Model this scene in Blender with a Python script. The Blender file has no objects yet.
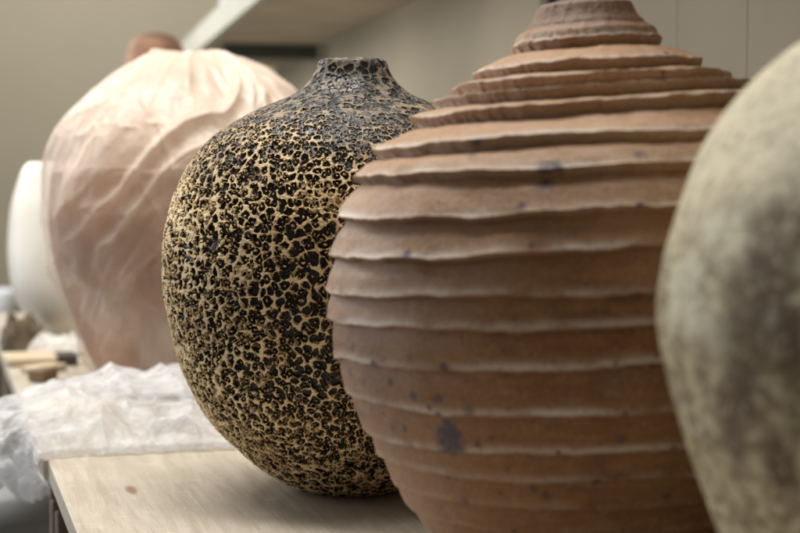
import bpy, math, random
import numpy as np
from mathutils import Vector

random.seed(4)
rng = np.random.default_rng(11)
scene = bpy.context.scene
col = scene.collection

# ------------------------------------------------------------------ camera geometry
EYE = 0.244                      # eye height above the board
FPX = 1600.0                     # focal length in pixels of the 800 px wide photograph
TH = math.atan(91.5 / FPX)       # downward pitch
CT, ST = math.cos(TH), math.sin(TH)


def at(x, y, Y):
    """point at forward distance Y that the lens draws at pixel x, y of the photograph"""
    u = (x - 400.0) / FPX
    v = (266.5 - y) / FPX
    dy = CT + v * ST
    dz = v * CT - ST
    return Vector((u / dy * Y, Y, EYE + dz / dy * Y))


def on_table(x, y, z=0.0):
    a = at(x, y, 1.0)
    return at(x, y, (EYE - z) / (EYE - a.z))


# ------------------------------------------------------------------ noise
_perm = rng.permutation(512)
_perm = np.concatenate([_perm, _perm, _perm])
_rv = rng.random(2048) * 2 - 1


def vnoise(x, y, z):
    x, y, z = np.broadcast_arrays(np.asarray(x, float), np.asarray(y, float), np.asarray(z, float))
    xi, yi, zi = np.floor(x).astype(int), np.floor(y).astype(int), np.floor(z).astype(int)
    fx, fy, fz = x - xi, y - yi, z - zi
    fx, fy, fz = [f * f * f * (f * (f * 6 - 15) + 10) for f in (fx, fy, fz)]

    def h(i, j, k):
        return _rv[_perm[_perm[_perm[i & 511] + (j & 511)] + (k & 511)]]
    r = 0
    for a in (0, 1):
        for b in (0, 1):
            for c in (0, 1):
                w = (fx if a else 1 - fx) * (fy if b else 1 - fy) * (fz if c else 1 - fz)
                r = r + w * h(xi + a, yi + b, zi + c)
    return r


def fbm(x, y, z, o=4, g=0.5):
    r, a = 0, 1.0
    for i in range(o):
        r = r + a * vnoise(x * 2 ** i + 17.3 * i, y * 2 ** i + 5.1 * i, z * 2 ** i + 9.7 * i)
        a *= g
    return r


def sstep(a, b, x):
    t = np.clip((x - a) / (b - a), 0, 1)
    return t * t * (3 - 2 * t)


# ------------------------------------------------------------------ object helpers
def tag(o, label=None, cat=None, group=None, kind=None):
    if label: o['label'] = label
    if cat: o['category'] = cat
    if group: o['group'] = group
    if kind: o['kind'] = kind
    return o


def empty(name, loc, rz=0.0):
    o = bpy.data.objects.new(name, None)
    o.empty_display_size = 0.05
    col.objects.link(o)
    o.location = loc
    o.rotation_euler = (0, 0, rz)
    return o


def np_mesh(name, V, F, mat, parent=None, smooth=True, attrs=None, loc=None, rz=None):
    me = bpy.data.meshes.new(name)
    V = np.asarray(V, dtype=np.float32).reshape(-1, 3)
    F = np.asarray(F, dtype=np.int32)
    n = F.shape[1]
    me.vertices.add(len(V)); me.vertices.foreach_set('co', V.ravel())
    me.loops.add(F.size); me.loops.foreach_set('vertex_index', F.ravel())
    me.polygons.add(len(F))
    me.polygons.foreach_set('loop_start', np.arange(0, F.size, n, dtype=np.int32))
    me.polygons.foreach_set('loop_total', np.full(len(F), n, dtype=np.int32))
    me.update(calc_edges=True)
    me.polygons.foreach_set('use_smooth', np.full(len(F), smooth))
    for k, a in (attrs or {}).items():
        at_ = me.attributes.new(k, 'FLOAT', 'POINT')
        at_.data.foreach_set('value', np.asarray(a, dtype=np.float32).ravel())
    me.materials.append(mat)
    me.validate()
    o = bpy.data.objects.new(name, me)
    col.objects.link(o)
    if parent: o.parent = parent
    if loc is not None: o.location = loc
    if rz is not None: o.rotation_euler = (0, 0, rz)
    return o


def grid_faces(nr, nc, wrap):
    i = np.arange(nr - 1)[:, None]
    j = np.arange(nc if wrap else nc - 1)[None, :]
    j2 = (j + 1) % nc
    a = i * nc + j; b = i * nc + j2; c = (i + 1) * nc + j2; d = (i + 1) * nc + j
    return np.stack([a, b, c, d], -1).reshape(-1, 4)


class MB:
    """collects bevelled boxes and lathed rings, links them as one mesh"""
    def __init__(s):
        s.v, s.f = [], []

    def box(s, c, size, rz=0.0, bev=0.0015, rx=0.0, ry=0.0):
        from mathutils import Euler
        R = Euler((rx, ry, rz)).to_matrix()
        hx, hy, hz = [q / 2 for q in size]
        b = min(bev, hx * .45, hy * .45, hz * .45)
        pts = {}
        n0 = len(s.v)
        for sx in (-1, 1):
            for sy in (-1, 1):
                for sz in (-1, 1):
                    for ax in range(3):
                        p = [sx * (hx - b), sy * (hy - b), sz * (hz - b)]
                        p[ax] = (sx * hx, sy * hy, sz * hz)[ax]
                        pts[(sx, sy, sz, ax)] = len(s.v)
                        s.v.append(Vector(c) + R @ Vector(p))

        def q(*k):
            idx = [pts[t] for t in k]
            P = [s.v[i] for i in idx]
            nrm = (P[1] - P[0]).cross(P[2] - P[0])
            ctr = sum(P, Vector()) / len(P) - Vector(c)
            if nrm.dot(ctr) < 0: idx.reverse()
            s.f.append(idx)
        for sx in (-1, 1):
            q((sx, -1, -1, 0), (sx, 1, -1, 0), (sx, 1, 1, 0), (sx, -1, 1, 0))
            q((-1, sx, -1, 1), (1, sx, -1, 1), (1, sx, 1, 1), (-1, sx, 1, 1))
            q((-1, -1, sx, 2), (1, -1, sx, 2), (1, 1, sx, 2), (-1, 1, sx, 2))
        for a in (-1, 1):
            for b_ in (-1, 1):
                q((a, b_, -1, 0), (a, b_, 1, 0), (a, b_, 1, 1), (a, b_, -1, 1))
                q((a, -1, b_, 0), (a, 1, b_, 0), (a, 1, b_, 2), (a, -1, b_, 2))
                q((-1, a, b_, 1), (1, a, b_, 1), (1, a, b_, 2), (-1, a, b_, 2))
                for c_ in (-1, 1):
                    q((a, b_, c_, 0), (a, b_, c_, 1), (a, b_, c_, 2))
        return s

    def lathe(s, c, prof, n=48):
        n0 = len(s.v)
        for r, z in prof:
            for k in range(n):
                t = 2 * math.pi * k / n
                s.v.append(Vector((c[0] + r * math.cos(t), c[1] + r * math.sin(t), c[2] + z)))
        for i in range(len(prof) - 1):
            for k in range(n):
                k2 = (k + 1) % n
                s.f.append([n0 + i * n + k, n0 + i * n + k2, n0 + (i + 1) * n + k2, n0 + (i + 1) * n + k])
        return s

    def build(s, name, mat, parent=None, smooth=False, loc=None, rz=None):
        me = bpy.data.meshes.new(name)
        me.from_pydata([tuple(v) for v in s.v], [], s.f)
        me.materials.append(mat)
        me.polygons.foreach_set('use_smooth', [smooth] * len(me.polygons))
        o = bpy.data.objects.new(name, me)
        col.objects.link(o)
        if parent: o.parent = parent
        if loc is not None: o.location = loc
        if rz is not None: o.rotation_euler = (0, 0, rz)
        return o


# ------------------------------------------------------------------ node helper
class NT:
    def __init__(s, name):
        s.m = bpy.data.materials.new(name)
        s.m.use_nodes = True
        s.t = s.m.node_tree
        s.t.nodes.clear()
        s.out = s.t.nodes.new('ShaderNodeOutputMaterial')

    def n(s, typ, ins=None, **props):
        nd = s.t.nodes.new('ShaderNode' + typ)
        for k, v in props.items(): setattr(nd, k, v)
        for k, v in (ins or {}).items():
            s.set(nd.inputs[k], v)
        return nd

    def set(s, sock, v):
        if isinstance(v, bpy.types.NodeSocket):
            s.t.links.new(v, sock)
        else:
            if isinstance(v, (tuple, list)) and len(v) == 3 and sock.type == 'RGBA': v = (*v, 1)
            sock.default_value = v

    def coord(s, scale=(1, 1, 1), rot=(0, 0, 0)):
        c = s.n('TexCoord').outputs['Object']
        if scale == (1, 1, 1) and rot == (0, 0, 0): return c
        return s.n('Mapping', {'Vector': c, 'Scale': scale, 'Rotation': rot}).outputs[0]

    def math(s, op, a, b=None, c=None, clamp=False):
        nd = s.n('Math', operation=op, use_clamp=clamp)
        s.set(nd.inputs[0], a)
        if b is not None: s.set(nd.inputs[1], b)
        if c is not None: s.set(nd.inputs[2], c)
        return nd.outputs[0]

    def ss(s, x, a, b, lo=0.0, hi=1.0):
        nd = s.n('MapRange', interpolation_type='SMOOTHSTEP')
        for k, v in zip(range(5), (x, a, b, lo, hi)): s.set(nd.inputs[k], v)
        return nd.outputs[0]

    def noise(s, vec, scale, detail=3, rough=.55, dist=0.0):
        return s.n('TexNoise', {'Vector': vec, 'Scale': scale, 'Detail': detail, 'Roughness': rough, 'Distortion': dist})

    def mix(s, f, a, b, mode='MIX'):
        nd = s.n('Mix', data_type='RGBA', blend_type=mode)
        s.set(nd.inputs[0], f); s.set(nd.inputs[6], a); s.set(nd.inputs[7], b)
        return nd.outputs[2]

    def ramp(s, f, stops, interp='LINEAR'):
        nd = s.n('ValToRGB', {'Fac': f})
        nd.color_ramp.interpolation = interp
        e = nd.color_ramp.elements
        while len(e) < len(stops): e.new(.5)
        for k, (p, c) in enumerate(stops):
            e[k].position = p; e[k].color = (*c, 1)
        return nd.outputs[0]

    def attr(s, name):
        return s.n('Attribute', attribute_name=name).outputs['Fac']

    def bsdf(s, **kw):
        nd = s.n('BsdfPrincipled')
        for k, v in kw.items():
            s.set(nd.inputs[k.replace('_', ' ')], v)
        return nd

    def bump(s, h, strength=.5, dist=.001):
        return s.n('Bump', {'Height': h, 'Strength': strength, 'Distance': dist}).outputs[0]

    def done(s, sh, disp=None):
        s.t.links.new(sh, s.out.inputs[0])
        if disp: s.t.links.new(disp, s.out.inputs['Displacement'])
        return s.m


def plain(name, c, rough=.6, var=.12, scale=12.0, bump=.2, bd=.001, metal=0.0):
    t = NT(name)
    co = t.coord()
    nz = t.noise(co, scale, 5).outputs[0]
    lo = tuple(q * (1 - var) for q in c); hi = tuple(min(1, q * (1 + var)) for q in c)
    cc = t.mix(t.ss(nz, .3, .7), lo, hi)
    fine = t.noise(co, scale * 12, 3).outputs[0]
    b = t.bsdf(Base_Color=cc, Roughness=t.math('ADD', rough - .06, t.math('MULTIPLY', nz, .12)), Metallic=metal,
               Normal=t.bump(fine, bump, bd))
    return t.done(b.outputs[0])


# ------------------------------------------------------------------ materials
def mat_crater():
    t = NT('crater_glaze')
    co = t.coord()
    w = t.noise(co, 70, 2).outputs['Color']
    w = t.n('VectorMath', {0: w, 1: (.5, .5, .5)}, operation='SUBTRACT').outputs[0]
    w = t.n('VectorMath', {0: w, 'Scale': .0080}, operation='SCALE').outputs[0]
    P = t.n('VectorMath', {0: co, 1: w}, operation='ADD').outputs[0]
    w2 = t.noise(co, 330, 2).outputs['Color']
    w2 = t.n('VectorMath', {0: w2, 1: (.5, .5, .5)}, operation='SUBTRACT').outputs[0]
    w2 = t.n('VectorMath', {0: w2, 'Scale': .0022}, operation='SCALE').outputs[0]
    P = t.n('VectorMath', {0: P, 1: w2}, operation='ADD').outputs[0]
    z = t.n('SeparateXYZ', {0: co}).outputs[2]
    big = t.noise(co, 16, 3).outputs[0]
    mid = t.noise(co, 75, 2).outputs[0]

    # conformal surface coordinates (round the pot, up the wall) so that every pit has its own centre
    K = 138 / (2 * math.pi)
    u2 = t.n('CombineXYZ', {0: t.math('MULTIPLY', t.attr('ua'), K), 1: t.math('MULTIPLY', t.attr('va'), K)}).outputs[0]
    w3 = t.n('VectorMath', {0: t.noise(co, 85, 3).outputs['Color'], 1: (.5, .5, .5)}, operation='SUBTRACT').outputs[0]
    w3 = t.n('VectorMath', {0: w3, 'Scale': 1.25}, operation='SCALE').outputs[0]
    P2 = t.n('VectorMath', {0: u2, 1: w3}, operation='ADD').outputs[0]

    def cells(scale, wbase, flat=False):
        dim = '2D' if flat else '3D'
        vec = P2 if flat else P
        e = t.n('TexVoronoi', {'Vector': vec, 'Scale': scale, 'Randomness': .95}, feature='DISTANCE_TO_EDGE', voronoi_dimensions=dim).outputs['Distance']
        f = t.n('TexVoronoi', {'Vector': vec, 'Scale': scale, 'Randomness': .95}, feature='F1', voronoi_dimensions=dim)
        d, c = f.outputs['Distance'], f.outputs['Color']
        cr = t.n('SeparateColor', {0: c})
        # rounded pits: contours halfway between the cell outline and a circle
        g = t.math('SUBTRACT', d, t.math('MULTIPLY', e, 1.25))
        g = t.math('ADD', g, t.math('MULTIPLY', t.math('SUBTRACT', cr.outputs[0], .5), .16))
        g = t.math('ADD', g, t.math('MULTIPLY', t.math('SUBTRACT', mid, .5), .45))
        rid = t.ss(g, wbase - .14, wbase + .16)
        # a raised rim right at the mouth of some pits
        rim = t.math('SUBTRACT', 1.0, t.ss(t.math('ABSOLUTE', t.math('SUBTRACT', g, wbase + .04)), .02, .09))
        rid = t.math('ADD', t.math('MULTIPLY', rid, .86), t.math('MULTIPLY', rim, .20))
        bs = t.math('MULTIPLY_ADD', cr.outputs[1], .14, .13)
        bump = t.math('SUBTRACT', 1.0, t.ss(d, t.math('MULTIPLY', bs, .3), bs))
        bump = t.math('MULTIPLY', bump, t.ss(cr.outputs[2], .34, .42))
        return rid, bump
    r1, b1 = cells(138, .42)
    rf, bf = cells(1.0, .345, True)
    fm = t.ss(t.math('MULTIPLY_ADD', t.math('SUBTRACT', mid, .5), .03, t.attr('ra')), .088, .094)
    r1 = t.math('ADD', t.math('MULTIPLY', rf, fm), t.math('MULTIPLY', r1, t.math('SUBTRACT', 1.0, fm)))
    b1 = t.math('ADD', t.math('MULTIPLY', bf, fm), t.math('MULTIPLY', b1, t.math('SUBTRACT', 1.0, fm)))
    r2, b2 = cells(230, .42)
    # some walls between pits have burst open
    brk = t.ss(t.noise(co, 165, 1).outputs[0], .34, .44)
    r1 = t.math('MULTIPLY', r1, t.math('MULTIPLY_ADD', brk, .85, .15))
    # froth of small bubbles in places
    sm = t.ss(t.noise(co, 42, 3).outputs[0], .52, .64)
    r2m = t.math('MULTIPLY', r2, t.math('MULTIPLY', sm, .85))
    rid = t.math('MAXIMUM', r1, r2m)
    bmp = t.math('MAXIMUM', t.math('MULTIPLY', b1, .80), t.math('MULTIPLY', b2, t.math('MULTIPLY', sm, .3)))
    fine = t.noise(co, 650, 2).outputs[0]
    h = t.math('MAXIMUM', rid, bmp)
    hf = t.math('MULTIPLY_ADD', t.math('SUBTRACT', fine, .5), .34, h)
    hf = t.math('MULTIPLY_ADD', t.math('SUBTRACT', mid, .5), .25, hf)
    # colour: dark glossy glaze in the pits, tan froth on the walls, thinning out to grey towards the neck
    zz = t.math('MULTIPLY_ADD', t.math('SUBTRACT', big, .5), .10, z)
    up = t.ss(zz, .215, .310)
    low = t.math('SUBTRACT', 1.0, t.ss(zz, .015, .10))
    thr = t.math('MULTIPLY_ADD', up, .27, 0.0)
    cf = t.math('SUBTRACT', hf, thr)
    cf = t.math('SUBTRACT', cf, t.math('MULTIPLY', low, .05))
    tan = t.ramp(cf, [(.0, (.010, .009, .007)), (.34, (.018, .014, .010)), (.48, (.11, .06, .022)), (.62, (.42, .25, .095)),
                      (.80, (.90, .68, .36)), (1.0, (.96, .83, .55))])
    rust = t.ramp(cf, [(.0, (.010, .008, .006)), (.36, (.02, .013, .008)), (.50, (.20, .10, .035)), (.66, (.56, .35, .15)),
                       (1.0, (.78, .58, .33))])
    c = t.mix(t.ss(t.noise(co, 24, 3).outputs[0], .50, .68), tan, rust)
    grey = t.ramp(cf, [(.0, (.018, .020, .024)), (.35, (.032, .032, .034)), (.52, (.10, .085, .07)), (.75, (.36, .28, .17)),
                       (1.0, (.66, .56, .38))])
    c = t.mix(t.math('MULTIPLY', up, .9), c, grey)
    ro = t.math('ADD', t.ss(hf, .25, .7, .16, .45), t.math('MULTIPLY', up, .12))
    b = t.bsdf(Base_Color=c, Roughness=ro, Specular_IOR_Level=.55)
    dsc = t.math('MULTIPLY_ADD', t.math('SUBTRACT', 1.0, up), .0022, .0013)
    dn = t.n('Displacement', {'Height': hf, 'Midlevel': .6, 'Scale': dsc})
    m = t.done(b.outputs[0], dn.outputs[0])
    m.displacement_method = 'BOTH'
    return m


def mat_ridged():
    t = NT('brown_stoneware')
    co = t.coord()
    lip, spot = t.attr('lip'), t.attr('spot')
    n1 = t.noise(co, 14, 4).outputs[0]
    n2 = t.noise(t.coord((1, 1, 3)), 60, 5).outputs[0]
    n3 = t.noise(co, 900, 2).outputs[0]
    base = t.mix(t.ss(n1, .3, .7), (.205, .083, .029), (.30, .140, .052))
    zt = t.n('SeparateXYZ', {0: co}).outputs[2]
    base = t.mix(t.ss(t.math('MULTIPLY_ADD', n1, .08, zt), .20, .31, 0, .75), base, (.50, .32, .20))
    base = t.mix(t.ss(n2, .35, .75, 0, .8), base, (.36, .185, .075))
    zc = t.n('SeparateXYZ', {0: co}).outputs[2]
    wear_lit = t.math('MULTIPLY', t.math('MULTIPLY', lip, t.ss(zc, .06, .13, .12, 1.0)), t.ss(t.noise(co, 30, 4).outputs[0], .30, .52))
    base = t.mix(t.math('MULTIPLY', wear_lit, .90), base, (.82, .74, .66))  # pale lip edges: worn slip plus overhead light painted into the colour
    base = t.mix(t.ss(zt, .318, .332, 0, .75), base, (.13, .065, .035))
    sp = t.n('TexVoronoi', {'Vector': co, 'Scale': 95.0}, feature='F1')
    dots = t.math('SUBTRACT', 1.0, t.ss(sp.outputs['Distance'], .10, .22))
    dots = t.math('MULTIPLY', dots, t.ss(t.n('SeparateColor', {0: sp.outputs['Color']}).outputs[0], .78, .82))
    dots = t.math('MULTIPLY', dots, t.ss(t.noise(co, 9, 2).outputs[0], .42, .6))
    base = t.mix(t.math('MULTIPLY', dots, .55), base, (.06, .04, .045))
    bl = t.math('MULTIPLY', t.ss(t.noise(co, 26, 3).outputs[0], .60, .72), .15)
    base = t.mix(bl, base, (.20, .16, .17))
    base = t.mix(t.math('MULTIPLY', spot, .9), base, (.035, .032, .055))
    base = t.mix(t.math('MULTIPLY', t.math('SUBTRACT', n3, .5), .5, clamp=True), base, (.08, .05, .04))
    gr = t.noise(co, 420, 4, .75).outputs[0]
    base = t.mix(t.ss(gr, .54, .66, 0, .5), base, (.10, .05, .03))
    base = t.mix(t.ss(gr, .44, .34, 0, .35), base, (.52, .36, .25))
    hh = t.math('ADD', t.math('MULTIPLY', n3, .4), t.math('MULTIPLY', gr, 1.3))
    b = t.bsdf(Base_Color=base, Roughness=t.ss(n2, .3, .8, .36, .55), Specular_IOR_Level=.36, Normal=t.bump(hh, .7, .0010))
    return t.done(b.outputs[0])


def mat_sage():
    t = NT('pale_green_glaze')
    co = t.coord()
    blot, pale = t.attr('blot'), t.attr('pale')
    n1 = t.noise(co, 26, 5, .7).outputs[0]
    n2 = t.noise(t.coord((1, 1, 1.6)), 85, 5, .75).outputs[0]
    c = t.mix(t.ss(n1, .38, .62), (.22, .17, .085), (.50, .42, .25))
    c = t.mix(t.ss(n2, .47, .55, 0, .85), c, (.13, .10, .055))
    z = t.n('SeparateXYZ', {0: co}).outputs[2]
    c = t.mix(t.ss(z, .19, .27, 0, .75), c, (.66, .62, .48))
    c = t.mix(t.ss(n2, .48, .42, 0, .6), c, (.60, .56, .42))
    c = t.mix(t.math('MULTIPLY', pale, .8), c, (.62, .60, .46))
    c = t.mix(.12, c, (.75, .62, .36))
    c = t.mix(t.math('MULTIPLY', blot, t.ss(n1, .30, .60, .6, 1.0)), c, (.11, .066, .035))
    n3 = t.noise(co, 230, 3, .7).outputs[0]
    c = t.mix(t.ss(n3, .54, .62, 0, .55), c, (.12, .085, .05))
    c = t.mix(t.ss(n3, .46, .38, 0, .45), c, (.62, .57, .42))
    b = t.bsdf(Base_Color=c, Roughness=.55, Specular_IOR_Level=.25, Normal=t.bump(n2, .6, .003))
    return t.done(b.outputs[0])


def mat_board(name, tint=1.0, knots=()):
    t = NT(name)
    co = t.coord()
    warp = t.noise(co, 3.0, 3).outputs['Color']
    P = t.n('VectorMath', {0: co, 1: t.n('VectorMath', {0: warp, 'Scale': .018}, operation='SCALE').outputs[0]}, operation='ADD').outputs[0]
    knotm = None
    for (kx, ky) in knots:
        d = t.n('VectorMath', {0: t.n('VectorMath', {0: P, 1: (kx, ky, 0)}, operation='SUBTRACT').outputs[0], 1: (1.7, .42, 0.0)},
                operation='MULTIPLY').outputs[0]
        d = t.n('VectorMath', {0: d}, operation='LENGTH').outputs['Value']
        k = t.math('SUBTRACT', 1.0, t.ss(d, .003, .0105))
        knotm = k if knotm is None else t.math('MAXIMUM', knotm, k)
    gr = t.noise(t.n('Mapping', {'Vector': P, 'Scale': (1, .06, 1)}).outputs[0], 150, 5, .65, .4).outputs[0]
    wide = t.noise(t.n('Mapping', {'Vector': P, 'Scale': (1, .10, 1)}).outputs[0], 17, 3, .5, 1.0).outputs[0]
    pore = t.noise(t.n('Mapping', {'Vector': co, 'Scale': (1, .05, 1)}).outputs[0], 700, 2).outputs[0]
    blotch = t.noise(co, 11, 4).outputs[0]
    a = tuple(q * tint for q in (.47, .405, .32)); b_ = tuple(q * tint for q in (.63, .57, .48))
    c = t.mix(t.ss(gr, .33, .66), a, b_)
    c = t.mix(t.ss(wide, .38, .62, 0, .45), c, tuple(q * tint for q in (.66, .595, .49)))
    c = t.mix(t.ss(blotch, .45, .70, 0, .5), c, tuple(q * tint for q in (.45, .40, .32)))
    sc = t.noise(t.n('Mapping', {'Vector': co, 'Scale': (1, .02, 1), 'Rotation': (0, 0, .5)}).outputs[0], 160, 2).outputs[0]
    c = t.mix(t.ss(sc, .68, .74, 0, .35), c, (.74, .69, .60))
    dust = t.noise(co, 45, 5, .7).outputs[0]
    c = t.mix(t.ss(dust, .56, .70, 0, .4), c, (.76, .72, .65))
    c = t.mix(t.ss(pore, .62, .74, 0, .45), c, (.30, .22, .14))
    if knotm is not None:
        c = t.mix(t.math('MULTIPLY', knotm, .85), c, (.25, .12, .06))
    h = t.math('ADD', gr, t.math('MULTIPLY', pore, -.6))
    b = t.bsdf(Base_Color=c, Roughness=.55, Normal=t.bump(h, .35, .0008))
    return t.done(b.outputs[0])


def mat_film(name, lo, hi, scale, tintc=(.86, .86, .88), top=None, spec_r=.22):
    """milky polythene film: partly clear, thicker where it lies in several layers"""
    t = NT(name)
    co = t.coord()
    n1 = t.noise(t.coord((1, 1, .55)), scale, 4, .6, 1.2).outputs[0]
    lay = t.attr('layer')
    f = t.ss(n1, .30, .70, lo, hi)
    f = t.math('ADD', f, lay, clamp=True)
    nf = t.noise(co, scale * 9, 4, .6, .6).outputs[0]
    nrm = t.bump(nf, .55, .004)
    d = t.bsdf(Base_Color=tintc, Roughness=spec_r, Normal=nrm, Specular_IOR_Level=.7)
    tl = t.n('BsdfTranslucent', {'Color': tintc, 'Normal': nrm})
    m1 = t.n('MixShader', {0: .30, 1: d.outputs[0], 2: tl.outputs[0]})
    tr = t.n('BsdfTransparent', {'Color': (.96, .95, .95)})
    m2 = t.n('MixShader', {0: f, 1: tr.outputs[0], 2: m1.outputs[0]})
    return t.done(m2.outputs[0])


M = dict(
    crater=mat_crater(), ridged=mat_ridged(), sage=mat_sage(),
    inside=plain('dark_pot_inside', (.05, .04, .035), .7),
    bag=mat_film('wrapping_film', .05, .30, 9.0, (.97, .865, .755), spec_r=.30),
    heap=mat_film('crumpled_film', .30, .85, 26.0, (.88, .90, .95), spec_r=.16),
    pinkclay=plain('pinkish_clay', (.42, .24, .15), .7, .2, 8),
    white=plain('white_glaze', (.80, .77, .69), .35, .04, 6, .1),
    terracotta=plain('terracotta', (.24, .13, .08), .7, .5, 14),
    wall=plain('painted_wall_panel', (.40, .355, .265), .75, .09, 2.2, .15),
    farwall=plain('painted_far_wall', (.39, .35, .27), .85, .05, 1.5, .1),
    floor=plain('concrete_floor', (.16, .15, .135), .7, .2, 4),
    shelf=plain('shelf_paint', (.50, .50, .445), .5, .04, 6),
    under=plain('shelf_board_wood', (.50, .43, .33), .65, .1, 8),
    steel=plain('dark_green_steel', (.06, .07, .058), .45, .1, 10, metal=.2),
    dark=plain('dark_wood', (.055, .042, .032), .6, .25, 9),
    brownwood=plain('brown_wood', (.22, .15, .09), .65, .2, 14),
    cream=plain('cream_wood', (.60, .50, .35), .6, .1, 14),
    cloth=plain('white_cloth', (.75, .74, .72), .85, .05, 20, .5, .003),
    sack=plain('brown_sacking', (.12, .09, .055), .9, .4, 30, .6, .003),
    bin=plain('grey_blue_plastic', (.44, .46, .49), .4, .08, 5),
    tub=plain('white_plastic_tub', (.80, .83, .90), .35, .03, 8),
    leg=plain('trestle_wood', (.24, .19, .14), .7, .15, 12),
    board=None)

# ------------------------------------------------------------------ pots
K_SIL = .986


def interp_profile(pts, z):
    """monotone-ish smooth interpolation of radius over height along arc length"""
    p = np.array(pts, float)
    return np.interp(z, p[:, 1], p[:, 0])


def smooth_curve(pts, n):
    """Catmull-Rom through (r, z) points, resampled to n points by arc length"""
    P = np.array(pts, float)
    P = np.vstack([2 * P[0] - P[1], P, 2 * P[-1] - P[-2]])
    out = []
    for i in range(1, len(P) - 2):
        t = np.linspace(0, 1, 24, endpoint=False)[:, None]
        a, b, c, d = P[i - 1], P[i], P[i + 1], P[i + 2]
        out.append(.5 * ((2 * b) + (-a + c) * t + (2 * a - 5 * b + 4 * c - d) * t ** 2 + (-a + 3 * b - 3 * c + d) * t ** 3))
    out = np.vstack(out + [P[-2][None]])
    s = np.concatenate([[0], np.cumsum(np.linalg.norm(np.diff(out, axis=0), axis=1))])
    q = np.linspace(0, s[-1], n)
    return np.stack([np.interp(q, s, out[:, 0]), np.interp(q, s, out[:, 1])], 1), s[-1]


def sil(points, cx, Yc):
    """left outline pixels (top to bottom) -> (r, z) bottom to top"""
    x0 = at(cx, 200, Yc).x
    r = []
    for x, y in points:
        p = at(x, y, Yc)
        r.append((abs(p.x - x0) * K_SIL, p.z))
    return r[::-1]


def hit(px, py, c, prof):
    """where the sight line of a pixel meets a lathed pot; returned in the pot's own frame"""
    zz, rr = prof[:, 1], prof[:, 0]
    for Y in np.arange(c[1] - .24, c[1] + .02, .0006):
        p = at(px, py, Y)
        r = np.interp(p.z - c[2], zz, rr)
        if math.hypot(p.x - c[0], p.y - c[1]) < r:
            return Vector((p.x - c[0], p.y - c[1], p.z - c[2]))
    return None


# ---- textured pot
TY = 1.24
tcx = at(353, 200, TY).x
tpts = [(318, 64), (315.5, 71), (311, 79), (303, 87.5), (290, 96.5), (260, 109), (231, 124), (210, 139), (196, 154), (183, 175),
        (174, 197), (167, 222), (163.5, 248), (163, 278), (166, 306), (171.5, 331), (179, 360), (190, 385), (203, 408), (220, 429),
        (238, 446), (254, 460), (276, 475), (294, 487)]
prof = sil(tpts, 353, TY)
prof[0] = (prof[0][0], .0035)
prof = [(prof[0][0] - .012, 0.0)] + prof
top_r, top_z = prof[-1]
outer, L = smooth_curve(prof, 620)
lipp = np.array([(top_r - .0015, top_z + .0025), (top_r - .005, top_z + .003), (top_r - .0085, top_z + .0005), (top_r - .0105, top_z - .006),
                 (top_r - .011, top_z - .03), (top_r + .004, top_z - .05), (top_r + .03, top_z - .065)])
lip, _ = smooth_curve(np.vstack([outer[-1], lipp]), 70)
base = np.array([(0.001, .0015), (outer[0, 0] * .5, .0012)])
full = np.vstack([base, outer, lip[1:]])


def lathe_np(full, nseg, wob=.0008, seed=0.0, phase=0.0):
    th = np.linspace(0, 2 * np.pi, nseg, endpoint=False) + phase
    r = full[:, 0][:, None]; z = full[:, 1][:, None]
    C, S = np.cos(th)[None], np.sin(th)[None]
    nz = fbm(C * 1.6 + seed, S * 1.6 + seed, z * 14 + seed, 3)
    rr = r + wob * nz * np.minimum(1, r / .03)
    return rr, z + 0 * th[None], C, S


troot = empty('crater_glazed_vase', (tcx, TY, 0))
tag(troot, 'round black and tan vase covered in bubbly crater glaze, in sharp focus', 'vase')
rr, zz, C, S = lathe_np(full, 1150, .0016, 3.0, math.pi / 2)
V = np.stack([rr * C, rr * S, zz], -1)
ds = np.concatenate([[0], np.linalg.norm(np.diff(full, axis=0), axis=1)])
va = np.cumsum(ds / np.maximum(full[:, 0], .02))[:, None] + 0 * C
ua = np.linspace(0, 2 * np.pi, 1150, endpoint=False)[None] + 0 * va
np_mesh('vase_body', V, grid_faces(len(full), 1150, True), M['crater'], troot, attrs={'ua': ua, 'va': va, 'ra': full[:, 0][:, None] + 0 * va})

# ---- ridged pot
RY = .94
TILT = math.radians(3.4)
rcx0 = at(583, 9, RY)
# outline tooth tips on the left, taken back to an upright axis
left = [(535, 15), (531, 26), (527, 33), (521, 41.5), (490, 64), (462, 83), (440, 98), (422, 109), (393, 136), (372, 151), (354, 173), (338, 207),
        (327, 250), (322, 283), (322, 314), (328, 352), (337, 383), (352, 418), (374, 460), (396, 497), (417, 527), (438, 555), (462, 584)]
ax_b = at(583 + (590 - 9) * math.tan(TILT) * .92, 590, RY)
AX = Vector((rcx0.x, 0, rcx0.z)); AB = Vector((ax_b.x, 0, ax_b.z))
axd = (AX - AB).normalized()
prof = []
for x, y in left[::-1]:
    p = at(x, y, RY); p.y = 0
    d = p - AB
    h = d.dot(axd)
    r = (d - axd * h).length * K_SIL
    prof.append((r, h))
h0 = prof[0][1]
prof = [(r, h) for r, h in prof]
HR = prof[-1][1]
prof = [(prof[0][0] - .014, 0.0)] + [(r, max(h, .004)) for r, h in prof]
env, _ = smooth_curve(prof, 1500)
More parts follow.
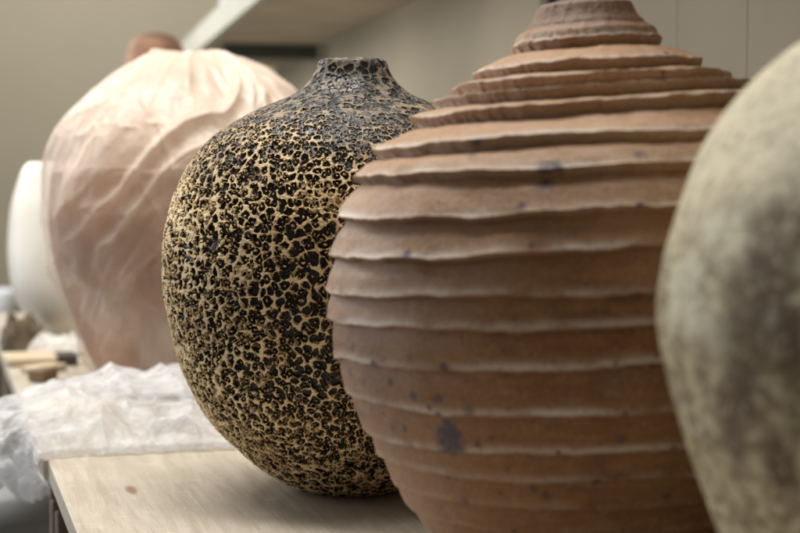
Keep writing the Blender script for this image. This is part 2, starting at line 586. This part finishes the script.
# lips: photo heights along the front of the pot (x = 560)
lips_px = [35, 57, 71, 81, 99, 129, 161, 203, 246, 288, 326, 368, 411, 452, 479, 508, 531, 556, 578]
lip_s = []
s_env = np.concatenate([[0], np.cumsum(np.linalg.norm(np.diff(env, axis=0), axis=1))])
for ly in lips_px:
    p = hit(562, ly, (ax_b.x * .6 + rcx0.x * .4, RY, 0), env)
    if p is None: continue
    # undo the lean at this place
    dz = p.z + (p.x + .0) * 0.0
    hloc = dz
    # which arc length has that height on the front
    i = int(np.argmin(np.hypot(env[:, 1] - hloc, env[:, 0] - math.hypot(p.x, p.y))))
    lip_s.append(s_env[i])
lip_s = np.array(sorted(lip_s))
NR, NS = 1150, 760
th = np.linspace(0, 2 * np.pi, NS, endpoint=False)
sv = np.linspace(0, s_env[-1], NR)
er, ez = np.interp(sv, s_env, env[:, 0]), np.interp(sv, s_env, env[:, 1])
# normals of the envelope
tr_, tz_ = np.gradient(er, sv), np.gradient(ez, sv)
nl = np.hypot(tr_, tz_); tr_, tz_ = tr_ / nl, tz_ / nl
nr_, nz_ = tz_, -tr_
C, S = np.cos(th)[None], np.sin(th)[None]
SV = sv[:, None] + 0 * th[None]
disp = np.zeros((NR, NS)); lipmask = np.zeros((NR, NS))
sl = SV.copy()
wid = .0012
bnd = np.concatenate([[0 - .02], lip_s])
segs = []
for k, s0 in enumerate(lip_s):
    wv = .0028 * fbm(C * 1.3 + 3.1 * k, S * 1.3 + 1.7 * k, k * 2.3, 2) + .0009 * vnoise(C * 9 + k, S * 9, k * 5.1) \
        + .0005 * vnoise(C * 26 + k, S * 26, k * 3.3)
    segs.append(s0 + wv * (.9 if k < len(lip_s) - 3 else .7))
segs = np.concatenate([s[None] if s.ndim == 2 else s[None, None] for s in segs])[:, 0, :]   # nlip x NS
step_amp = []
for k in range(len(segs)):
    s0 = segs[k][None]                                   # lip position (arc length, measured upwards)
    nxt = segs[k + 1][None] if k + 1 < len(segs) else s0 + .030
    hgt = nxt - s0
    rel = SV - s0
    zz0 = np.interp(lip_s[k], sv, ez)
    amp = np.interp(zz0, [0, .05, .12, .18, .24, .29, .31, .34], [.0013, .0014, .0016, .0021, .0036, .0044, .0036, .0026])
    am = amp * (1 + .30 * vnoise(C * 2.3 + k, S * 2.3, k * 7.7) + .12 * vnoise(C * 14, S * 14, k * 2.2 + 5))
    # above the lip the wall slopes back in, concave; below the lip a sharp undercut
    t_ = np.clip(rel / hgt, 0, 1)
    up = am * ((1 - t_) ** 2.3)
    inside = (rel >= 0) & (SV < nxt)
    disp = np.where(inside, up, disp)
    und = (rel < 0) & (rel > -.0015)
    disp = np.where(und, np.maximum(disp, am * (1 + rel / .0015) ** 0.6), disp)
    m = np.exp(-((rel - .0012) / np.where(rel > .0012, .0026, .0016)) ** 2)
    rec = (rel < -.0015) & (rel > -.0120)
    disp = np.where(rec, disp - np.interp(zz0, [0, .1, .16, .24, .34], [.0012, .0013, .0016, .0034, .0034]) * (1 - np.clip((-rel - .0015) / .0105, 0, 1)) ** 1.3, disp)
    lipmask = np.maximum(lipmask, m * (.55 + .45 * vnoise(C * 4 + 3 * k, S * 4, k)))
    step_amp.append(amp)
disp -= (.0008 + .88 * np.interp(ez, [0, .05, .12, .18, .24, .29, .31, .34], [.0013, .0014, .0016, .0021, .0036, .0044, .0036, .0026]))[:, None] * (1 - .9 * sstep(lip_s[-1], lip_s[-1] + .006, SV))
disp += .0005 * fbm(C * 5, S * 5, SV * 60, 3)
fade = sstep(0, .02, SV)
disp *= fade
RRm = er[:, None] + disp * nr_[:, None]
ZZm = ez[:, None] + disp * nz_[:, None] - .0020 * np.clip(lipmask, 0, 1) * sstep(.1, .3, ez)[:, None]
RRm = RRm * (1 + .006 * np.cos(th * 2 + 1)[None] * sstep(0, .05, ez)[:, None])
# rim and inside
rt, zt = RRm[-1], ZZm[-1]
extra = [(-.002, .0016), (-.005, .0018), (-.0085, .001), (-.0105, -.006), (-.012, -.03), (.0, -.05), (.03, -.07)]
ER, EZ = [], []
for a, b in extra:
    ER.append(rt + a); EZ.append(zt + b)
RRm = np.vstack([np.full((1, NS), .001), RRm, ER]); ZZm = np.vstack([np.full((1, NS), .0015), ZZm, EZ])
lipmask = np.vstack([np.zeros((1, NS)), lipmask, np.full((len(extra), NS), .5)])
X = RRm * C; Yv = RRm * S; Z = ZZm
# the whole pot leans a little: shear that dies out at the foot
k = sstep(0.0, .07, Z)
tt = math.tan(TILT)
Z2 = Z + k * X * tt
X2 = X - Z * tt
Z2 = np.maximum(Z2, .0006 * (Z > 0.0005))
rloc = Vector((AB.x, RY, 0))
spots = [(447, 441, .0085), (452, 425, .0035), (444, 455, .0035), (476, 445, .0026), (432, 402, .0024), (428, 409, .0018), (489, 441, .0022),
         (425, 398, .0018), (438, 418, .0022), (484, 470, .0018), (545, 172, .0062), (556, 163, .004), (532, 178, .0035), (470, 143, .0054), (640, 150, .0035), (520, 205, .003), (405, 255, .0028), (575, 232, .003), (500, 186, .002),
         (460, 186, .0022), (531, 244, .0018), (452, 231, .0022), (620, 262, .0022), (500, 285, .0018), (417, 388, .0016), (520, 110, .003),
         (604, 300, .002), (460, 402, .0016), (383, 459, .0022), (560, 470, .0018), (468, 486, .0022), (400, 335, .0016), (640, 205, .002),
         (590, 135, .0028), (438, 470, .0016), (412, 430, .0014), (455, 390, .0014)]
spots = [(x, y, r * 1.15) for x, y, r in spots]
spotv = np.zeros(X2.shape)
for q in range(230):
    a_, z_ = rng.uniform(-math.pi, 0), rng.choice([rng.uniform(.03, .15), rng.uniform(.04, .33)])
    r_ = rng.uniform(.0010, .0034)
    er_ = float(np.interp(z_, env[:, 1], env[:, 0]))
    d = np.sqrt((X2 - er_ * math.cos(a_) + z_ * tt) ** 2 + (Yv - er_ * math.sin(a_)) ** 2 + (Z2 - z_) ** 2) / r_
    spotv = np.maximum(spotv, rng.uniform(.45, 1.0) * (1 - sstep(.6, 1.3, d)))
wn = .25 * vnoise(X2 * 300, Yv * 300, Z2 * 300)
for x, y, r in spots:
    p = hit(x, y, (AB.x * .5 + rcx0.x * .5, RY, 0), env)
    if p is None: continue
    p.x += (AB.x * .5 + rcx0.x * .5) - rloc.x
    d = np.sqrt((X2 - p.x) ** 2 + (Yv - p.y) ** 2 + ((Z2 - p.z) * .8) ** 2) / r
    spotv = np.maximum(spotv, 1 - sstep(.55, 1.25, d + wn))
rroot = empty('ridged_vase', rloc)
tag(rroot, 'round reddish-brown stoneware vase ringed with wavy horizontal ridges', 'vase')
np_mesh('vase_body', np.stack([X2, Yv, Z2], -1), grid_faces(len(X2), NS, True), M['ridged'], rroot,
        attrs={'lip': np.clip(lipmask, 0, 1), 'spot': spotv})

# ---- sage pot, nearest the lens
SY = .655
scx = at(1002, 200, SY).x
spts = [(955, -14), (952, 0), (935, 8), (905, 12), (868, 19), (832, 29), (800, 42), (770, 65), (743, 92), (718, 124), (697, 160), (679, 200), (666, 240),
        (658, 280), (655, 315), (657, 350), (664, 390), (675, 430), (690, 470), (708, 510), (732, 555), (765, 610), (805, 665), (850, 715), (890, 752)]
prof = sil(spts, 1002, SY)
prof = [(prof[0][0] - .012, 0.0), (prof[0][0], .005)] + [p for p in prof[1:] if p[1] > .012]
outer, _ = smooth_curve(prof, 320)
tr0, tz0 = outer[-1]
lp, _ = smooth_curve([outer[-1], (tr0 - .003, tz0 + .003), (tr0 - .007, tz0), (tr0 - .008, tz0 - .03), (tr0 + .02, tz0 - .05)], 30)
full = np.vstack([[(0.001, .001)], outer, lp[1:]])
rr, zz, C, S = lathe_np(full, 360, .0035, 8.0)
X, Yv = rr * C, rr * S
blot = np.zeros(X.shape); pale = np.zeros(X.shape)
wn = .35 * fbm(X * 40, Yv * 40, zz * 40, 3)
for x, y, sx, sz, tgt in [(738, 380, .013, .026, 0), (728, 425, .009, .022, 0), (748, 340, .010, .014, 0), (778, 322, .013, .013, 0), (790, 345, .010, .016, 0),
                          (768, 258, .010, .008, 0), (795, 225, .02, .010, 0), (700, 500, .008, .016, 0), (780, 470, .007, .014, 0), (765, 285, .016, .006, 0),
                          (716, 228, .010, .008, 1), (735, 232, .010, .010, 1), (672, 296, .010, .012, 1), (700, 322, .018, .009, 1), (716, 340, .010, .010, 1),
                          (690, 275, .014, .008, 1)]:
    p = hit(x, y, (scx, SY, 0), outer)
    if p is None: continue
    d = np.sqrt(((X - p.x) / sx) ** 2 + ((Yv - p.y) / sx) ** 2 + ((zz - p.z) / sz) ** 2) + wn
    w = 1 - sstep(.5, 1.5, d)
    if tgt: pale = np.maximum(pale, w)
    else: blot = np.maximum(blot, w)
sroot = empty('green_glazed_vase', (scx, SY, 0))
tag(sroot, 'mottled pale grey-green vase, strongly blurred, cut off by the right edge', 'vase')
np_mesh('vase_body', np.stack([X, Yv, zz], -1), grid_faces(len(full), 360, True), M['sage'], sroot, attrs={'blot': blot, 'pale': pale})

# ---- wrapped pot
WY = 1.86
wcx = at(196, 200, WY).x
wpts = [(176, 60), (168, 66), (150, 72), (127, 84), (98, 106), (72, 132), (60.5, 150), (53, 172), (49.5, 200), (50.5, 232), (57, 266), (71, 307), (88, 349), (100, 374), (106, 385)]
prof = sil(wpts, 196, WY)
prof[0] = (prof[0][0], .004)
prof = [(prof[0][0] - .01, 0)] + prof
outer, _ = smooth_curve(prof, 160)
tr0, tz0 = outer[-1]
full = np.vstack([[(0.001, .001)], outer, [(tr0 - .006, tz0 + .002), (tr0 - .012, tz0 - .004), (tr0 - .012, tz0 - .04), (tr0, tz0 - .06)]])
wroot = empty('wrapped_pot', (wcx, WY, 0))
tag(wroot, 'large pinkish clay pot wrapped in a milky creased plastic bag', 'pot')
rr, zz, C, S = lathe_np(full, 140, .001, 5.0)
np_mesh('pot_body', np.stack([rr * C, rr * S, zz], -1), grid_faces(len(full), 140, True), M['pinkclay'], wroot)
# bag
bpts = [(184, 53), (170, 54), (154, 58), (122, 73), (90, 97), (64, 125), (52.5, 146), (46, 170), (43.5, 197), (45, 226), (52, 264), (66, 307), (82, 349), (90, 370), (94, 385)]
prof = sil(bpts, 196, WY)
prof[0] = (prof[0][0], .002)
tr0, tz0 = prof[-1]
bo, _ = smooth_curve(prof + [(tr0 * .35, tz0 + .001), (.002, tz0 + .0015)], 520)
NB = 720
th = np.linspace(0, 2 * np.pi, NB, endpoint=False)
C, S = np.cos(th)[None], np.sin(th)[None]
z = bo[:, 1][:, None]; r = bo[:, 0][:, None]
zn = z / tz0


def ridged(a, b, c, p=2.0):
    return np.clip(1 - np.abs(vnoise(a, b, c)) * 2.2, 0, 1) ** p


# sharp creases that fan out from the shoulder, and long slanting sags below
tw = th[None] + 2.2 * (1 - zn) + .25 * fbm(C * 2, S * 2, z * 6, 2)
cr1 = ridged(np.cos(tw) * 2.4 + 4, np.sin(tw) * 2.4, z * 7 + 1.3, 2.2)
tw2 = th[None] - 1.5 * (1 - zn) + .2 * fbm(C * 3, S * 3, z * 9 + 4, 2)
cr2 = ridged(np.cos(tw2) * 3.6 + 9, np.sin(tw2) * 3.6, z * 9 + 7.3, 2.5)
cr3 = ridged(C * 6 + 2, S * 6, z * 22 + 3, 3.0)
fac = 1 - np.abs(vnoise(np.cos(tw) * 4 + 2, np.sin(tw) * 4, z * 12 + 6)) * 2
fac2 = 1 - np.abs(vnoise(C * 7 + 2, S * 7 + z * 14, z * 26 + 1)) * 2
gat = np.abs(np.sin(th[None] * 13 + 2.5 * fbm(C * 2, S * 2, z * 5, 2)))       # gathered pleats at the top
topm = sstep(.72, .97, zn) * sstep(.0, .05, r)
fold = .0045 * fac + .0022 * fac2 + .0040 * cr1 + .0015 * cr2 + .0012 * cr3 + .0016 * (1 - gat) * topm * sstep(-.2, .5, vnoise(C * 2, S * 2, 3.0))
fold *= sstep(.0, .06, r)
rb = r + fold - .0035
zb = z + fold * .6 * sstep(.6, .95, zn) - .001 + .004 * (zn > .98) * vnoise(C * 3, S * 3, r * 60)
layer = .48 * sstep(.50, .92, zn + .16 * fbm(C * 1.6, S * 1.6, z * 8, 3) + .08 * cr1) + .08 * cr1 + .02 * cr2 + .05 + .22 * sstep(.05, .5, fbm(C * 1.5 + 3, S * 1.5, z * 9 + th[None] * .8, 2))
np_mesh('plastic_bag', np.stack([rb * C, rb * S, zb], -1), grid_faces(len(bo), NB, True), M['bag'], wroot, attrs={'layer': layer})

# ---- white vase behind it
VY = 2.38
vcx = at(86, 200, VY).x
vpts = [(28, 163.5), (24, 168), (19, 180), (12, 205), (9, 235), (9, 262), (13, 288), (22, 309), (36, 326), (52, 337)]
prof = sil(vpts, 86, VY)
prof[0] = (prof[0][0], .003)
prof = [(prof[0][0] - .01, 0)] + prof
outer, _ = smooth_curve(prof, 100)
tr0, tz0 = outer[-1]
full = np.vstack([[(0.001, .001)], outer, [(tr0 - .003, tz0 + .002), (tr0 - .007, tz0), (tr0 - .007, tz0 - .05), (tr0 - .01, tz0 - .12), (.01, .02)]])
rr, zz, C, S = lathe_np(full, 96, .0005, 2.0)
vr = np_mesh('white_vase', np.stack([rr * C, rr * S, zz], -1), grid_faces(len(full), 96, True), M['white'], None, loc=(vcx, VY, 0))
tag(vr, 'smooth white open-topped vase half hidden behind the plastic-wrapped pot', 'vase')

# ---- tall terracotta jar far back on the boards
JY = 2.62
jcx = at(157, 200, JY).x
jt = at(157, 33, JY).z
R = .055
full, _ = smooth_curve([(.045, 0), (.05, .004), (.066, .08), (.074, .22), (.066, .34), (.058, jt - .10), (.050, jt - .060), (.047, jt - .040), (.042, jt - .020), (.032, jt - .008), (.018, jt - .002), (.001, jt)], 120)
full = np.vstack([[(.001, .001)], full])
rr, zz, C, S = lathe_np(full, 64, .0006, 1.0)
jr = empty('terracotta_jar', (jcx, JY, 0))
tag(jr, 'tall terracotta jar whose rounded top shows above the wrapped pot', 'jar')
np_mesh('jar_body', np.stack([rr * C, rr * S, zz], -1), grid_faces(len(full), 64, True), M['terracotta'], jr)

# ------------------------------------------------------------------ table boards
ANG = math.atan2(465 / 1600, 1.0)          # boards run this far left of straight ahead
corner = on_table(48, 459)
d_len = Vector((-math.sin(ANG), math.cos(ANG), 0))
d_wid = Vector((math.cos(ANG), math.sin(ANG), 0))
BW, BT = .52, .018
NEARL = 1.30
kn = on_table(132, 490)
org = corner - d_len * NEARL
loc_k = Vector(((kn - org).dot(d_wid), (kn - org).dot(d_len), 0))
# knot position is where the warped coordinate would be; small offset is fine
M['board'] = mat_board('pale_board', .86, [(loc_k.x + .009, loc_k.y + .009)])
M['board2'] = mat_board('far_pale_board', .88)
mb = MB(); mb.box((BW / 2, NEARL / 2, -BT / 2), (BW, NEARL, BT), bev=.0012)
b1 = mb.build('tabletop_board', M['board'], None, loc=org, rz=ANG)
tag(b1, 'pale wooden board with a small knot, under the crater-glazed and ridged vases', 'board', 'boards of the long table')
org2 = corner + d_len * .004 - d_wid * .004
FARL = 1.52
mb = MB(); mb.box((BW / 2, FARL / 2, -BT / 2 - .001), (BW, FARL, BT), bev=.0012)
b2 = mb.build('tabletop_board', M['board2'], None, loc=org2, rz=ANG)
tag(b2, 'farther wooden board beneath the crumpled film and the wrapped pot', 'board', 'boards of the long table')


def trestle(origin, yy, lab):
    c = origin + d_len * yy
    root = empty('trestle', (c.x, c.y, -.75), ANG)
    tag(root, lab, 'trestle', 'trestles under the boards')
    top = .75 - BT - .002
    MB().box((BW / 2, 0, top - .0225), (BW - .03, .045, .045)).build('crossbar', M['leg'], root)
    for xx in (.036, BW - .036):
        for s in (-1, 1):
            MB().box((xx, s * .10, (top - .046) / 2), (.034, .022, top - .046), rx=s * .20).build('leg', M['leg'], root)
    MB().box((BW / 2, 0, .22), (BW - .112, .30, .02)).build('low_shelf', M['leg'], root)
    return root


trestle(org2, .16, 'wooden trestle under the farther board, one leg below the crumpled film')
trestle(org2, 1.30, 'wooden trestle at the far end of the farther board')
trestle(org, .16, 'wooden trestle under the near board, close to the lens')

# ------------------------------------------------------------------ crumpled film
nu, nv = 420, 300
u = np.linspace(0, 1, nu)[None, :]; v = np.linspace(0, 1, nv)[:, None]
u, v = np.broadcast_arrays(u, v)
# table-local coordinates: a across the board from its left edge, b along it from the board joint
A0, A1 = -.055, .315
A0v = -.002 - .036 * sstep(.0, .28, v) + .012 * sstep(.5, 1, v)
a = A0v + (A1 - A0v) * u
b = -.006 + .007 * vnoise(u * 9, 0 * u, 1.5) + .004 * vnoise(u * 31, 0 * u, 4.5) + v * (.30 + .02 * np.sin(u * 5))
wx = .014 * fbm(a * 14, b * 14, 3.0, 3); wy = .014 * fbm(a * 14, b * 14, 8.0, 3)
wx, wy = wx * sstep(0, .15, v), wy * sstep(0, .15, v)
aa, bb = a + wx, b + wy
rg = lambda s, q, p: np.clip(1 - np.abs(vnoise(aa * s, bb * s, q)) * 2.4, 0, 1) ** p
crum = .008 * rg(9, 1.1, .9) + .008 * rg(20, 4.4, .9) + .0035 * rg(42, 7.1, .9)
envl = sstep(-.04, .42, v) ** .9 * sstep(1.0, .70, v) * sstep(1.02, .62, u) * (.45 + .55 * sstep(-.02, .38, u))
hz = .034 * envl + (crum + .003) * (.35 + .65 * envl) * sstep(0, .085, v) * sstep(1.0, .9, v) * sstep(1.0, .9, u) + .0012 + .012 * sstep(0.0, .08, v) * (1 - sstep(.08, .3, v)) * rg(26, 2.2, 1.2) * sstep(1, .8, u)
# left part bulges over the edge and hangs down
hang = sstep(.012, -.05, aa)
bulge = sstep(.0, .2, v) * sstep(1.0, .75, v)
an = a.copy()
hz = (hz * (1 - .35 * hang) + .004) * sstep(-.004, .012, v) + .0006
heap = np.stack([an, bb, hz], -1)
# skirt: continue the sheet downwards from its left border
ns = 110
w_ = np.linspace(0, 1, ns)[None, :]
vv = v[:, :1]
x0 = heap[:, 0, 0][:, None]; y0 = heap[:, 0, 1][:, None]; z0 = heap[:, 0, 2][:, None]
length = (.058 + .014 * vnoise(vv * 7, 0, 2.0)) * (.55 + .45 * sstep(0, .09, vv)) * (.45 + .55 * sstep(1.0, .5, vv))
sx = x0 - .010 * np.sin(np.clip(w_ * 2.2, 0, 1) * math.pi / 2) + .016 * w_ ** 1.5 + .008 * w_ * vnoise(vv * 9, w_ * 2, 4.0) + .004 * vnoise(vv * 26, w_ * 5, 1.0) * w_
sy = y0 + .012 * w_ * vnoise(vv * 6, w_ * 3, 9.0)
sz = z0 - length * w_ ** 1.15 + .003 * vnoise(vv * 20, w_ * 9, 6.0)
skirt = np.stack([sx, sy, sz + 0 * sx], -1)[:, ::-1, :][:, :-1]
sheet = np.concatenate([skirt, heap], 1)
lay = np.concatenate([np.full(skirt.shape[:2], .22), .0 + 0 * hz], 1)
film = np_mesh('crumpled_film', sheet, grid_faces(nv, sheet.shape[1], False), M['heap'], None, attrs={'layer': lay},
               loc=org2 + Vector((0, 0, .001)), rz=ANG)
tag(film, 'crumpled clear-white plastic film heaped behind the near board and hanging over its edge', 'plastic film')

# ------------------------------------------------------------------ clutter at the far left of the table


def offcut(px, py, w, l, h, rz, m, lab, rx=0.0, z=0.0, name='wood_offcut', cat='offcut', group='odds and ends beside the white vase'):
    p = on_table(px, py)
    o = MB().box((0, 0, h / 2), (w, l, h), bev=.002).build(name, m, None, loc=(p.x, p.y, z), rz=rz)
    tag(o, lab, cat, group)
    return o


def cloth(px, py, w, l, h, rz, m, name, lab, cat, seed, group=None):
    n = 70
    gu, gv = np.meshgrid(np.linspace(-1, 1, n), np.linspace(-1, 1, n))
    e = np.clip(1 - np.maximum(np.abs(gu), np.abs(gv)) ** 6, 0, 1)
    edge = 1 + .14 * vnoise(gu * 2, gv * 2, seed)
    hz_ = e * (h * (.65 + .35 * fbm(gu * 2.2, gv * 2.2, seed, 3)) + h * .5 * np.clip(1 - np.abs(vnoise(gu * 3, gv * 3, seed + 2)) * 2.4, 0, 1) * .8)
    p = on_table(px, py)
    o = np_mesh(name, np.stack([gu * w / 2 * edge, gv * l / 2 * edge, hz_ + .0005], -1), grid_faces(n, n, False), m, None, loc=(p.x, p.y, .001), rz=rz)
    tag(o, lab, cat, group)
    return o


cloth(57, 352, .074, .060, .021, .2, M['cloth'], 'folded_cloth', 'small folded white cloth at the foot of the white vase', 'cloth', 3.3)
cloth(23, 349, .060, .14, .040, ANG, M['sack'], 'crumpled_sack', 'dark brown crumpled sack at the far left of the table', 'sack', 6.1)
offcut(33, 362, .072, .085, .010, .35, M['cream'], 'flat cream offcut lying across the left edge of the table')
offcut(44, 371, .030, .055, .008, -.5, M['cream'], 'thin cream strip of wood just behind the crumpled film')
offcut(66, 363, .026, .05, .013, .3, M['dark'], 'dark block touching the left side of the wrapped pot')
offcut(43, 380, .022, .035, .014, -.3, M['brownwood'], 'small brown offcut half behind the film heap')

# ------------------------------------------------------------------ walls, floor
HS = .30                                   # shelf underside above eye


def wx_at(Y):
    return .043 - .219 * (Y - 2.74)


wd = Vector((-.219, 1, 0)).normalized()
wn_ = Vector((1, .219, 0)).normalized()     # away from the room
wang = math.atan2(.219, 1.0)
P0 = Vector((wx_at(0), 0, 0))
brk_y = [-1.2, -.2, .55, 1.05, 1.48, 1.645, 3.98, 5.0, 5.75]
mb = MB()
for y0, y1 in zip(brk_y[:-1], brk_y[1:]):
    c0 = Vector((wx_at(y0), y0, 0)); c1 = Vector((wx_at(y1), y1, 0))
    c = (c0 + c1) / 2 + wn_ * .006
    mb.box((c.x, c.y, .55), (.012, (c1 - c0).length - .0009, 2.6), rz=wang, bev=.0004)
c = (Vector((wx_at(-1.2), -1.2, 0)) + Vector((wx_at(5.75), 5.75, 0))) / 2 + wn_ * .045
mb.box((c.x, c.y, .55), (.06, 7.2, 2.6), rz=wang)
tag(mb.build('wall', M['wall']), kind='structure')
mb = MB(); mb.box((-1.5, 5.6, .55), (6.0, .08, 2.6))
tag(mb.build('far_wall', M['farwall']), kind='structure')
mb = MB(); mb.box((-1.0, 2.0, -.79), (9.0, 9.0, .08))
tag(mb.build('floor', M['floor']), kind='structure')

# ------------------------------------------------------------------ wall shelf
zsh = EYE + HS
lip_x = at(264, 0, 2.74).x
SWID = wx_at(2.74) - lip_x
ys, ye = .35, 4.55  # unseen near stretch of the shelf added to shade the near wall
sroot2 = empty('wall_shelf', (wx_at(ys), ys, zsh), wang)
tag(sroot2, 'pale painted wall shelf on dark green brackets above the pots', 'shelf')
SL = (ye - ys) / math.cos(wang)
wl = SWID * math.cos(wang)
MB().box((-wl / 2 - .001, SL / 2, .010), (wl - .018, SL, .020)).build('shelf_board', M['under'], sroot2)
MB().box((-wl - .0, SL / 2, .0275), (.016, SL + .01, .057)).build('front_lip', M['shelf'], sroot2)
for Yb, vl in ((2.05, .083), (3.736, .034)):
    yl = (Yb - ys) / math.cos(wang)
    br = MB()
    br.box((-.013 - .115, yl, -.018), (.222, .030, .032))
    br.build('bracket', M['steel'], sroot2)
    MB().box((-.008, yl, -.036 - vl / 2), (.008, .034, vl)).build('bracket', M['steel'], sroot2)

# white tub on the shelf
tp = at(222, 9, 2.95)
tx = Vector((wx_at(2.95), 2.95, 0))
tubc = Vector((lip_x - .219 * (3.62 - 2.74) + .068, 3.62, zsh + .0202))
tub = empty('plastic_tub', tubc)
tag(tub, 'bluish-white plastic tub standing on the wall shelf', 'tub')
MB().lathe((0, 0, 0), [(.001, .001), (.040, .001), (.044, .004), (.052, .10), (.055, .102), (.055, .108), (.050, .108), (.043, .006), (.001, .005)], 48).build('tub_body', M['tub'], tub, smooth=True)

# ------------------------------------------------------------------ far left furniture
cp = at(-12, 322, 4.3)
cab = empty('low_cabinet', (cp.x - .02, 4.3, -.75))
tag(cab, 'dark wooden low cabinet against the far wall', 'cabinet')
hc = cp.z + .75
MB().box((0, .25, hc / 2), (.60, .46, hc)).build('cabinet_body', M['dark'], cab)
for s in (-1, 1):
    MB().box((s * .145, .012, hc / 2), (.280, .018, hc - .06)).build('cabinet_door', M['dark'], cab)
wb = at(2, 320, 4.38)
o = MB().lathe((0, 0, 0), [(.001, .001), (.022, .001), (.026, .004), (.040, .03), (.046, .075), (.044, .082), (.041, .075), (.035, .03), (.001, .012)], 40).build('bowl', M['tub'], None, smooth=True, loc=(wb.x, 4.38, cp.z + .001))
tag(o, 'small white bowl on the dark cabinet at the far left', 'bowl')
bp = at(-6, 484, 2.35)
bb_ = empty('storage_drum', (bp.x - .03, 2.35, -.75))
tag(bb_, 'grey-blue plastic drum on the floor left of the table', 'drum')
hb = bp.z + .75
MB().lathe((0, 0, 0), [(.001, .001), (.15, .001), (.155, .01), (.165, .15), (.162, .155), (.17, .3), (.168, .305), (.172, hb - .03), (.168, hb)], 72).build('drum_body', M['bin'], bb_, smooth=True)
MB().lathe((0, 0, 0), [(.178, hb - .028), (.180, hb - .02), (.180, hb + .004), (.174, hb + .01), (.02, hb + .012), (.001, hb + .012)], 72).build('lid', M['bin'], bb_, smooth=True)

# ------------------------------------------------------------------ light
world = bpy.data.worlds.new('World'); scene.world = world
world.use_nodes = True
bg = world.node_tree.nodes['Background']
bg.inputs[0].default_value = (1.0, .975, .94, 1); bg.inputs[1].default_value = .15


def area(name, loc, target, sx, sy, power, c):
    L = bpy.data.lights.new(name, 'AREA'); L.shape = 'RECTANGLE'; L.size = sx; L.size_y = sy; L.energy = power; L.color = c
    o = bpy.data.objects.new(name, L); col.objects.link(o); o.location = loc
    o.rotation_euler = (Vector(target) - Vector(loc)).to_track_quat('-Z', 'Y').to_euler()
    return o


area('ceiling_light', (-.34, 1.45, 1.75), (-.15, 1.35, 0), .6, 2.3, 60, (1.0, .95, .87))
area('window_light', (-2.6, 2.4, .5), (0, 1.8, .05), 2.2, 1.9, 32, (.96, .98, 1.0))
area('room_light', (-1.5, 3.4, .95), (.1, 3.3, .35), .9, .7, 18, (1.0, .97, .9))
area('back_light', (-1.6, 4.2, 2.0), (-1.0, 5.6, .4), 1.2, .8, 36, (1.0, .97, .9))

# ------------------------------------------------------------------ camera
cam = bpy.data.cameras.new('Camera'); co = bpy.data.objects.new('Camera', cam); col.objects.link(co)
co.location = (0, 0, EYE)
co.rotation_euler = (math.pi / 2 - TH, 0, 0)
cam.sensor_width = 36; cam.lens = 36 * FPX / 800
cam.clip_start = .02; cam.clip_end = 60
cam.dof.use_dof = True
cam.dof.focus_distance = 1.115
cam.dof.aperture_fstop = 7.0
cam.dof.aperture_blades = 9
scene.camera = co

scene.view_settings.view_transform = 'Standard'
scene.view_settings.look = 'None'
scene.view_settings.exposure = 0
scene.view_settings.gamma = 1
scene.cycles.use_denoising = True
scene.cycles.max_bounces = 6
scene.cycles.transparent_max_bounces = 8
scene.cycles.caustics_reflective = False
scene.cycles.caustics_refractive = False
